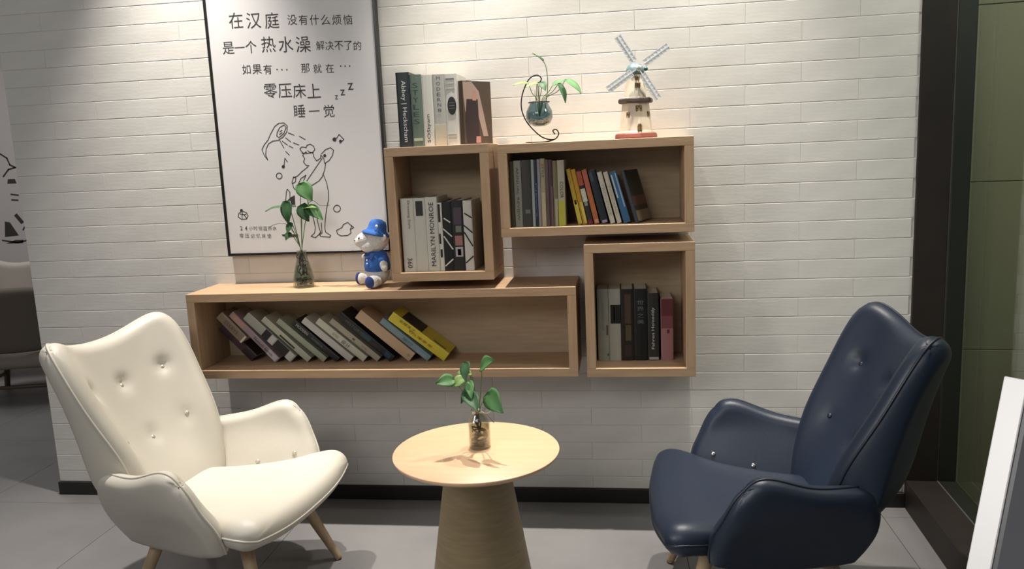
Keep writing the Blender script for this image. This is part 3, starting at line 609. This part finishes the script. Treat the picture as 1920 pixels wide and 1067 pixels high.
for (b, t, w, n, m, y) in (((-.425, .868), (-.386, .905), .052, (-.5, -1, .9), LG, -.06), ((-.472, .882), (-.474, .838), .038, (-.5, -1, .5), LD, -.05), ((-.515, .826), (-.560, .830), .046, (0, -1, .8), LG, -.05), ((-.482, .826), (-.520, .812), .044, (0, -.8, 1), LP, -.03), ((-.470, .792), (-.430, .768), .050, (.1, -.8, .9), LD, -.09), ((-.405, .792), (-.362, .752), .064, (-.6, -1, .5), LG, -.08), ((-.462, .842), (-.500, .856), .026, (0, -.7, 1), LP, -.03), ((-.47, .80), (-.488, .768), .024, (0, -1, .6), LD, -.05), ((-.465, .825), (-.452, .795), .028, (0, -1, .6), LG, -.07)):
    B = R3(*b, y=y*.6); Tt = R3(*t, y=y*1.4); leaf(P3, B, Tt, w, n, m)
    stem(P3, [(0, 0, .09), (B.x*.15, 0, .13), (B.x*.6, y*.2, .13+(B.z-.13)*.5), B])
stem(P3, [(.01, -.01, .12), (.03, -.025, .118), (.05, -.03, .130)], .0011, mat('pale_stem', 'b9bd95', .5))
MB().tube(curve([(.018, -.008, .121), (.04, -.02, .10), (.052, -.02, .085)], 5), .0008, 5).build('stem', M_ROOT, P3)
MB().ball((.0, -.012, .125), .006).build('stopper', mat('white_bead', 'e8e4da', .3), P3)

# ------------------------------------------------------------------ toy windmill
W = Vector((.0665, -.14, 1.5385))
WM = thing('toy_windmill', 'white ceramic toy windmill with pale sails and terracotta foot on the wide box shelf', 'ornament', W, (0, 0, math.radians(12)))
M_CER = mat('white_ceramic', 'd8cdb9', .5, col2='cbbfab', scale=20, bump=.1, bscale=60); M_DK = mat('ceramic_dark', '3a2f29', .5); M_TER = mat('terracotta', '8e5145', .6, col2='7c463c', scale=30)
MB().lathe([(0, 0), (.080, 0), (.082, .006), (.080, .017), (.074, .021), (0, .021)], 8, smooth=False, cap=False).build('foot', M_TER, WM)
MB().lathe([(.068, .020), (.064, .03), (.052, .128), (.052, .134)], 8, smooth=False).build('lower_tower', M_CER, WM)
MB().lathe([(.052, .130), (.064, .132), (.067, .137), (.066, .146), (.060, .150), (.047, .150)], 8, smooth=False).build('balcony', M_DK, WM)
MB().lathe([(.048, .150), (.046, .154), (.032, .236), (.030, .238)], 8, smooth=False).build('upper_tower', M_CER, WM)
mb = MB(); mb.lathe([(.034, .238), (.036, .244), (.034, .258), (.026, .272), (.012, .281), (0, .283)], 16, cap=False); mb.build('cap', mat('silver_blue_cap', '6f858a', .35, .3), WM)
M_WIN = mat('window_brown', '4b3526', .5); M_MUN = mat('window_olive', '8c7a50', .5)
def wm_window(x, z, w, h, r, ang=0, arch=False):
    f = MB(); X = Matrix.Rotation(ang, 4, 'Z')
    f.box(-w/2, w/2, -r-.002, -r+.006, z-h/2, z+h/2, ch=.0008, xf=X)
    if arch: f.ball((0, -r+.002, z+h/2), (w/2, .004, w/2), 0, 12, 8, xf=X)
    o = f.build('door_leaf' if arch else 'window_frame', M_WIN, WM)
    q = MB()
    for sx in (-1, 1):
        for sz in ((0,) if arch else (-1, 1)):
            q.box(sx*w/4-w*.16, sx*w/4+w*.16, -r-.0030, -r, z+sz*h/4-h*(.35 if arch else .17), z+sz*h/4+h*(.35 if arch else .17), xf=X)
    q.build('panel' if arch else 'window_pane', M_MUN, o)
a8 = PI/8
wm_window(0, .222, .017, .015, .0335); wm_window(0, .196, .020, .018, .039)
wm_window(0, .110, .023, .022, .0515)
wm_window(0, .088, .013, .020, .0550, math.radians(45)); wm_window(0, .088, .013, .020, .0550, -math.radians(45))
wm_window(0, .036, .016, .022, .0640, 0, True)
MB().tube([(0, -.02, .256), (0, -.056, .256)], .004, 10).ball((0, -.058, .256), (.011, .006, .011)).build('hub', mat('hub_silver', 'c9ccca', .3, .4), WM)
M_SAIL = mat('pale_sail', 'eceeee', .4)
for k, a in enumerate((33, 123, 213, 303)):
    m = MB(); X = Matrix.Translation((0, -.052, .256)) @ Matrix.Rotation(-math.radians(a), 4, 'Y')
    m.box(.010, .138, -.0015, .0015, -.002, .002, xf=X)
    for z in (-.014, .012): m.box(.028, .138, -.001, .001, z, z+.0025, xf=X)
    for q in range(8): m.box(.028+q*.0154, .030+q*.0154, -.001, .001, -.014, .014, xf=X)
    m.box(.028, .138, .0012, .0018, -.0135, .0135, xf=X)
    m.build('sail', M_SAIL, WM)
MB().ball((.034, -.03, .254), (.008, .008, .008)).build('gear_bolt', mat('teal_metal', '35605e', .3, .5), WM)

# ------------------------------------------------------------------ plush toy
TV = Vector((-.985, -.150, .9935))
TOY = thing('plush_toy', 'seated white plush animal in blue hat and shirt beside the upright box shelf', 'toy', TV, (0, 0, math.radians(-14)))
M_PL = mat('white_plush', 'dcdad6', .95, bump=.5, bscale=160); M_BL = mat('blue_felt', '2f63b0', .85, bump=.3, bscale=140); M_NV = mat('navy_sole', '27447f', .8, bump=.3, bscale=140)
mb = MB()
mb.ball((0, 0, .055), (.050, .045, .052)); mb.ball((0, .002, .105), (.042, .038, .045)); mb.ball((0, 0, .135), (.028, .028, .02))
mb.ball((.006, 0, .190), (.050, .046, .048)); mb.ball((-.036, -.020, .192), (.038, .033, .030)); mb.ball((-.056, -.030, .184), (.022, .024, .021)); mb.ball((-.020, -.016, .166), (.044, .036, .028))
for s in (-1, 1):
    mb.ball((-.040+(.05 if s < 0 else 0), s*.034-.01, .026), (.034, .022, .024)); mb.ball((-.072+(.09 if s < 0 else -.012), s*.040-.028, .026), (.024, .020, .024))
mb.ball((.048, -.030, .095), (.016, .018, .030)); mb.ball((-.045, .012, .112), (.018, .014, .022)); mb.ball((.055, -.036, .078), (.014, .014, .015)); mb.ball((-.058, .0, .118), (.013, .012, .013))
mb.ball((.045, .030, .204), (.012, .008, .014)); mb.ball((.054, -.020, .200), (.010, .008, .014))
tmp = mb.build('body', M_PL, TOY); tmp.modifiers.new('r', 'REMESH').mode = 'VOXEL'; tmp.modifiers['r'].voxel_size = .0042
sm = tmp.modifiers.new('s', 'SMOOTH'); sm.iterations = 4
bpy.context.view_layer.update()
me = bpy.data.meshes.new_from_object(tmp.evaluated_get(bpy.context.evaluated_depsgraph_get())); tmp.modifiers.clear(); tmp.data = me
for p in me.polygons: p.use_smooth = True
MB().lathe([(.040, .060), (.0515, .066), (.0530, .085), (.049, .110), (.042, .130), (.034, .145), (.032, .143)], 28, cap=False).ball((.044, -.026, .108), (.020, .020, .022)).ball((-.040, .012, .122), (.018, .016, .018)).build('shirt', M_BL, TOY)
mb = MB()
for s in (-1, 1): mb.add([(-.026-.002, -.034, .142), (-.006, -.046, .128), (-.012, -.050, .116), (-.036, -.040, .128)] if s < 0 else [(.004, -.044, .142), (.018, -.044, .136), (.006, -.052, .114), (-.008, -.050, .124)], [(0, 1, 2, 3), (3, 2, 1, 0)])
mb.build('shirt_collar', M_NV, TOY)
mb = MB()
for z in (.112, .098): mb.ball((-.014, -.053+(.112-z)*-.05, z), .0032)
mb.build('shirt_buttons', mat('white_bead', 'e8e4da', .3), TOY)
H = Matrix.Translation((.006, .003, .221)) @ Matrix.Rotation(math.radians(12), 4, 'Y') @ Matrix.Rotation(math.radians(-8), 4, 'X') @ Matrix.Scale(.96, 4)
MB().lathe([(.060, -.012), (.061, -.008), (.046, .002), (.040, .010), (.037, .032), (.030, .046), (.014, .053), (0, .054)], 28, xf=H, cap=False).lathe([(.060, -.012), (.044, -.002), (.036, .004), (0, .004)], 28, xf=H, cap=False).build('hat', M_BL, TOY)
mb = MB(); mb.ball((.030, -.034, .246), (.006, .004, .007)); mb.build('hat_badge', M_PL, TOY)
mb = MB()
for (x, y, z) in ((-.046, -.0475, .200), (-.064, .002, .203)): mb.ball((x, y, z), .0048)
mb.build('eyes', mat('black_bead', '0e0c0c', .2), TOY)
mb = MB(); mb.ball((-.066, -.0475, .190), (.0045, .004, .003)); mb.ball((-.0765, -.026, .190), (.003, .004, .003)); mb.build('nostrils', mat('black_bead', '0e0c0c', .2), TOY)
mb = MB()
mb.ball((-.100, .012, .027), (.011, .020, .025)); mb.build('foot_pad', M_NV, TOY)
mb = MB(); mb.ball((.010, -.084, .027), (.021, .009, .024)); mb.build('foot_pad', M_NV, TOY)

# ------------------------------------------------------------------ round table
TB = thing('side_table', 'round side table with bright beech top on a conical wooden base', 'table', (-.459, -.947, 0))
MB().lathe([(0, .578), (.236, .578), (.254, .588), (.2585, .5965), (.2585, .5985), (.257, .6), (0, .6)], 96, cap=False).build('tabletop', mat('pale_beech_top', 'e3bd98', .42, col2='ddb590', scale=4, stretch=(1.2, 12, 1)), TB)
MB().lathe([(.098, .577), (.096, .577), (.182, .02), (.184, .0), (0, 0)], 64, cap=False).build('cone_base', mat('olive_beech_cone', 'a08d6c', .55, col2='93815f', scale=6, stretch=(2, 2, 16), bump=.03, bscale=20), TB)
MB().lathe([(0, 0), (.205, 0), (.205, .006), (.18, .008)], 64).build('base_disc', mat('dark_disc', '35322f', .4), TB)  # thin dark disc around the foot of the cone

# ------------------------------------------------------------------ shell armchairs
def bez_grid(ctrl, nu, nv, us, vs):
    """catmull-rom surface through a grid of control points ctrl[row v][col u]"""
    def cr(P, t):
        n = len(P)-1; x = min(max(t, 0), 1)*n; i = min(int(x), n-1); f = x-i
        b, c = P[i], P[i+1]; a = P[i-1] if i > 0 else b*2-c; d = P[i+2] if i+2 <= n else c*2-b
        return .5*((2*b)+(c-a)*f+(2*a-5*b+4*c-d)*f*f+(3*b-a-3*c+d)*f**3)
    return [[cr([cr(row, u) for row in ctrl], v) for u in us] for v in vs]
def pillow(ctrl, T, r, flip=False, nu=40, nv=40, rnd=.30, tufts=(), puff=0.0, depth=.012, sig=.024, corner=None, rear=None):
    """closed upholstered panel around the mid surface; returns MB, front verts"""
    ctrl = [[Vector(p) for p in row] for row in ctrl]
    def spaced(n):   # denser at the ends
        out = []
        for i in range(n+1):
            t = i/n*2-1; out.append(math.copysign(1-(1-abs(t))**1.7, t))
        return out
    A, B = spaced(nu), spaced(nv)
    cu = corner or (lambda a, b: rnd)
    def at(a, b):
        k = cu(a, b)
        a2 = a*(1-k*b*b*abs(b)*abs(a)**2*.5); b2 = b*(1-k*a*a*abs(a)*abs(b)**2*.5)
        return (a2+1)/2, (b2+1)/2
    def S(u, v): return bez_grid(ctrl, 0, 0, [u], [v])[0][0]
    n1, n2 = len(A), len(B); M = [[None]*n1 for _ in range(n2)]; N = [[None]*n1 for _ in range(n2)]
    for j, b in enumerate(B):
        for i, a in enumerate(A):
            u, v = at(a, b); M[j][i] = S(u, v); e = .01
            u0, u1, v0, v1 = max(0, u-e), min(1, u+e), max(0, v-e), min(1, v+e)
            N[j][i] = (S(u1, v)-S(u0, v)).cross(S(u, v1)-S(u, v0)).normalized()*(-1 if flip else 1)
    # distance to border
    border = [M[0][i] for i in range(n1)]+[M[-1][i] for i in range(n1)]+[M[j][0] for j in range(n2)]+[M[j][-1] for j in range(n2)]
    segs = [M[0], M[-1], [M[j][0] for j in range(n2)], [M[j][-1] for j in range(n2)]]
    def dist(p): return min((p-q).length for s in segs for q in s)
    vs = []; idx = {}; front = []
    for side in (1, -1):
        for j in range(n2):
            for i in range(n1):
                edge = i in (0, n1-1) or j in (0, n2-1)
                if edge and side == -1: idx[(side, j, i)] = idx[(1, j, i)]; continue
                if edge: off = 0
                else:
                    x = min(dist(M[j][i])/r, 1); off = T/2*math.sqrt(max(0, 1-(1-x)**2))
                    if side == 1: off += puff*x*min(1, dist(M[j][i])/.12)
                    elif rear: off += rear(M[j][i])*math.sqrt(max(0, 1-(1-x)**2))
                p = M[j][i]+N[j][i]*off*side
                if side == 1 and tufts:
                    for t in tufts:
                        dd = (p-Vector(t)).length_squared; p = p-N[j][i]*depth*math.exp(-dd/(2*sig*sig))
                idx[(side, j, i)] = len(vs); vs.append(p)
                if side == 1: front.append((p, N[j][i]))
    fs = []
    for side in (1, -1):
        for j in range(n2-1):
            for i in range(n1-1):
                q = [idx[(side, j, i)], idx[(side, j, i+1)], idx[(side, j+1, i+1)], idx[(side, j+1, i)]]
                if (side == -1) != flip: q.reverse()
                if len(set(q)) >= 3: fs.append(q)
    mb = MB().add(vs, fs, 0, True)
    loop = [M[0][i] for i in range(n1)]+[M[j][-1] for j in range(1, n2)]+[M[-1][i] for i in range(n1-2, -1, -1)]+[M[j][0] for j in range(n2-2, 0, -1)]
    return mb, front, loop
def snap(front, p): return min(front, key=lambda f: (f[0]-Vector(p)).length_squared)

def armchair(label, loc, ang, m, m_pipe, m_btn, m_leg, m_bb, category='armchair'):
    t = thing('armchair', label, category, loc, (0, 0, ang))
    V = Vector
    # local axes: x to the sitter's right... built with y forward
    rows = [(.255, .19, -.165, -.170), (.40, .228, -.215, -.160), (.56, .258, -.318, -.190), (.75, .302, -.415, -.285), (.905, .368, -.475, -.402)]
    ctrl = []
    for k, (z, hw, yc, ye) in enumerate(rows):
        row = []
        for a in (-1, -.5, 0, .5, 1):
            y = yc+(ye-yc)*abs(a)**3.0
            zz = z+(.185*abs(a)**2.3 if k == 4 else .02*abs(a)**2 if k == 3 else 0)
            row.append((a*hw, y, zz))
        ctrl.append(row)
    b1 = [(.179, -.35, .773), (-.179, -.35, .773), (0, -.382, .753), (.168, -.265, .577), (-.168, -.265, .577), (0, -.293, .558)]
    mb, fr, loop = pillow(ctrl, .085, .045, flip=True, nu=56, nv=60, tufts=b1, depth=.022, sig=.019, corner=lambda a, b: .34 if b > 0 else .15, rear=lambda p: .066*math.exp(-((p.z-.52)/.19)**2))
    back = mb.build('backrest', m, t)
    pip = MB().tube([p for p in loop], .0042, 6, closed=True).build('piping', m_pipe, back)
    for p in b1:
        q, n = snap(fr, p); X = n.to_track_quat('Z', 'Y').to_matrix().to_4x4(); X.translation = q+n*.001
        MB().ball((0, 0, 0), (.0085, .0085, .0045), 0, 14, 8, xf=X).build('button', m_bb, back)
    for s in (-1, 1):
        g = [[(.165, -.255, .255), (.190, -.10, .25), (.240, .06, .262), (.300, .20, .300)],
             [(.215, -.295, .38), (.246, -.11, .375), (.286, .055, .385), (.335, .185, .395)],
             [(.250, -.290, .47), (.300, -.105, .475), (.335, .04, .485), (.358, .150, .475)],
             [(.265, -.265, .535), (.330, -.10, .550), (.362, .03, .590), (.374, .115, .592)]]
        g = [[(s*x, y, z) for x, y, z in r] for r in g]
        sb = [(s*.155, -.149, .400), (s*.215, -.01, .395), (s*.268, .123, .425)]
        mb, fr, loop = pillow(g, .072, .036, flip=(s < 0), nu=30, nv=34, rnd=0, puff=.004, corner=lambda a, b: (.42 if a > 0 and b > 0 else .05 if b > 0 else .12))
        # which side is the inside?
        arm = mb.build('armrest', m, t)
        MB().tube(loop, .0040, 6, closed=True).build('piping', m_pipe, arm)
        allv = [(V(v), (V((-s, 0, .5))).normalized()) for v in mb.v]
        for p in sb:
            q, n = snap(allv, p); X = n.to_track_quat('Z', 'Y').to_matrix().to_4x4(); X.translation = q+n*.003
            MB().ball((0, 0, 0), (.0085, .0085, .0055), 0, 14, 8, xf=X).build('button', m_btn, arm)
    g = []
    for (y, hw, zc, ze) in ((-.23, .165, .345, .350), (-.05, .215, .338, .345), (.11, .275, .345, .352), (.25, .345, .360, .375), (.345, .350, .345, .362)):
        g.append([(a*hw, y+(0 if y < .3 else -.02*abs(a)**2.5), zc+(ze-zc)*a*a) for a in (-1, -.5, 0, .5, 1)])
    mb, fr, loop = pillow(g, .100, .050, flip=False, nu=44, nv=44, puff=.004, corner=lambda a, b: .22 if b > 0 else .1)
    seat = mb.build('seat', m, t)
    MB().tube(loop, .0038, 6, closed=True).build('piping', m_pipe, seat)
    for (fx, fy, tx, ty, tz) in ((.258, .272, .17, .165, .315), (-.258, .272, -.17, .165, .315), (.225, -.27, .13, -.165, .29), (-.225, -.27, -.13, -.165, .29)):
        d = V((tx-fx, ty-fy, tz)); mb = MB()
        mb.tube([V((fx, fy, .0045)), V((fx, fy, .006))+d*.02, V((fx, fy, 0))+d*.5, V((tx, ty, tz))], [.0125, .0135, .0195, .0245], 16)
        lg = mb.build('leg', m_leg, t)
        MB().tube([V((fx, fy, 0)), V((fx, fy, .005))], .0115, 12).build('foot_glide', mat('dark_glide', '24211f', .5), lg)
    return t
M_CREAM = mat('cream_leather', 'c9c3b6', .48, col2='c5beb1', scale=3, bump=.03, bscale=120)
M_CREAMP = mat('cream_piping', 'cdc7ba', .45)
M_NAVY = mat('navy_leather', '1f2838', .42, col2='1c2433', spec=.4, scale=3, bump=.04, bscale=140)
M_NAVYP = mat('navy_piping', '171e2a', .38)
M_LEG = mat('pale_ash_leg', 'b39b7c', .5, col2='a68e70', scale=6, stretch=(10, 10, 1))
M_CHR = mat('chrome_button', 'c8c8c8', .18, .9); M_CRB = mat('pearl_button', 'cfc8ba', .2, .5)
# local x = lateral, y = forward; forward (0,1) rotated by ang
armchair('cream leather winged armchair on pale wooden legs at the left of the round table', (-1.396, -.768, 0), -.115-PI/2, M_CREAM, M_CREAMP, M_CRB, M_LEG, M_CRB)
armchair('dark navy leather winged armchair with chrome buttons at the right of the round table', (.424, -.765, 0), 3.135-PI/2, M_NAVY, M_NAVYP, M_CHR, M_LEG, M_NAVYP)

# ------------------------------------------------------------------ seats seen past the left end of the wall
M_TAUPE = mat('taupe_fabric', '5f564b', .8, bump=.1, bscale=150); M_CUSH = mat('grey_cushion', '8f867b', .75); M_DLEG = mat('brown_leg', '53463a', .5)
BC = thing('lounge_chair', 'taupe upholstered lounge chair on brown wooden legs behind the left end of the wall', 'chair', (-4.05, 1.62, 0), (0, 0, math.radians(14)))
g = [[(x*.36, -.22-(.10*(1-abs(x)**2)), z) for x in (-1, -.5, 0, .5, 1)] for z in (.36, .56, .79)]
pillow(g, .07, .035, flip=False, nu=20, nv=20)[0].build('backrest', M_TAUPE, BC)
g = [[(x*.37, y, .30) for x in (-1, -.5, 0, .5, 1)] for y in (-.30, .0, .32)]
pillow(g, .12, .05, flip=False, nu=20, nv=20)[0].build('seat', M_CUSH, BC)
for sx in (-1, 1):
    for sy in (-1, 1): MB().tube([(sx*.33, sy*.27, 0), (sx*.29, sy*.24, .26)], [.018, .024], 10).build('leg', M_DLEG, BC)
    MB().tube([(sx*.32, -.265, .10), (sx*.32, .265, .10)], .013, 8).build('stretcher', M_DLEG, BC)
MB().tube([(-.32, -.265, .12), (.32, -.265, .12)], .013, 8).build('stretcher', M_DLEG, BC)
CC = thing('lounge_chair', 'pale shell lounge chair, its back rising over the taupe one at the far left', 'chair', (-4.62, 2.35, 0), (0, 0, math.radians(10)))
g = [[(x*.34, .1-(.16*(1-abs(x)**2)), z+.10*abs(x)**2) for x in (-1, -.5, 0, .5, 1)] for z in (.38, .60, .84)]
pillow(g, .07, .035, flip=False, nu=20, nv=20)[0].build('backrest', mat('pale_shell', 'aaa196', .7), CC)
g = [[(x*.34, y, .38) for x in (-1, 0, 1)] for y in (-.45, -.1, .15)]
pillow(g, .10, .045, flip=False, nu=16, nv=16)[0].build('seat', mat('pale_shell', 'aaa196', .7), CC)
for sx in (-1, 1):
    for sy in (-.4, .1): MB().tube([(sx*.30, sy, 0), (sx*.25, sy*.8, .35)], [.014, .02], 10).build('leg', M_DLEG, CC)

# ------------------------------------------------------------------ white framed display board in the right foreground
ph, lam = math.radians(48), math.radians(17)
top = Vector((.785, -1.545, 1.0)); hx = Vector((math.cos(ph), -math.sin(ph), 0)); n0 = Vector((-math.sin(ph), -math.cos(ph), 0))
dn = -Vector((0, 0, 1))*math.cos(lam)+n0*math.sin(lam); nrm = hx.cross(dn).normalized()
if nrm.dot(n0) < 0: nrm = -nrm
Lb = 1.0/math.cos(lam)
SB = thing('display_board', 'white framed dark display board leaning back in the right foreground', 'sign', top+dn*Lb)
X = Matrix((hx, -nrm, -dn)).transposed().to_4x4()    # local x along, y back, z up the board
SBW = .42
def sb(name, m, *a, ch=0): return MB().box(*a, ch=ch, xf=X).build(name, m, SB)
M_WF = mat('white_frame', 'e9e6e4', .35); fwd = .046
sb('frame_bar', M_WF, 0, fwd, 0, .025, .008, Lb, ch=.002); sb('frame_bar', M_WF, SBW-fwd, SBW, 0, .025, .008, Lb, ch=.002)
sb('frame_bar', M_WF, fwd, SBW-fwd, 0, .025, Lb-fwd+.004, Lb, ch=.002); sb('frame_bar', M_WF, fwd, SBW-fwd, 0, .025, .008, fwd, ch=.002)
sb('inner_lip', mat('black_lip', '121212', .4), fwd, SBW-fwd, .005, .012, fwd, Lb-fwd+.004)
sb('panel_face', mat('charcoal_panel', '454448', .6, col2='4c4b50', scale=2, spec=.2), fwd+.010, SBW-fwd, .003, .006, fwd, Lb-fwd-.004)
# prop behind
hb = Vector((hx.x*SBW/2, hx.y*SBW/2, 0))
A_ = X @ Vector((SBW/2, .026, Lb*.86)); foot = X @ Vector((SBW/2, .03, .0)); foot = Vector((foot.x, foot.y, 0)) - n0*.42; foot.z = -SB.location.z+.008
MB().tube([A_, foot], .008, 8).build('prop', mat('steel_prop', '8c8c8c', .3, .8), SB)
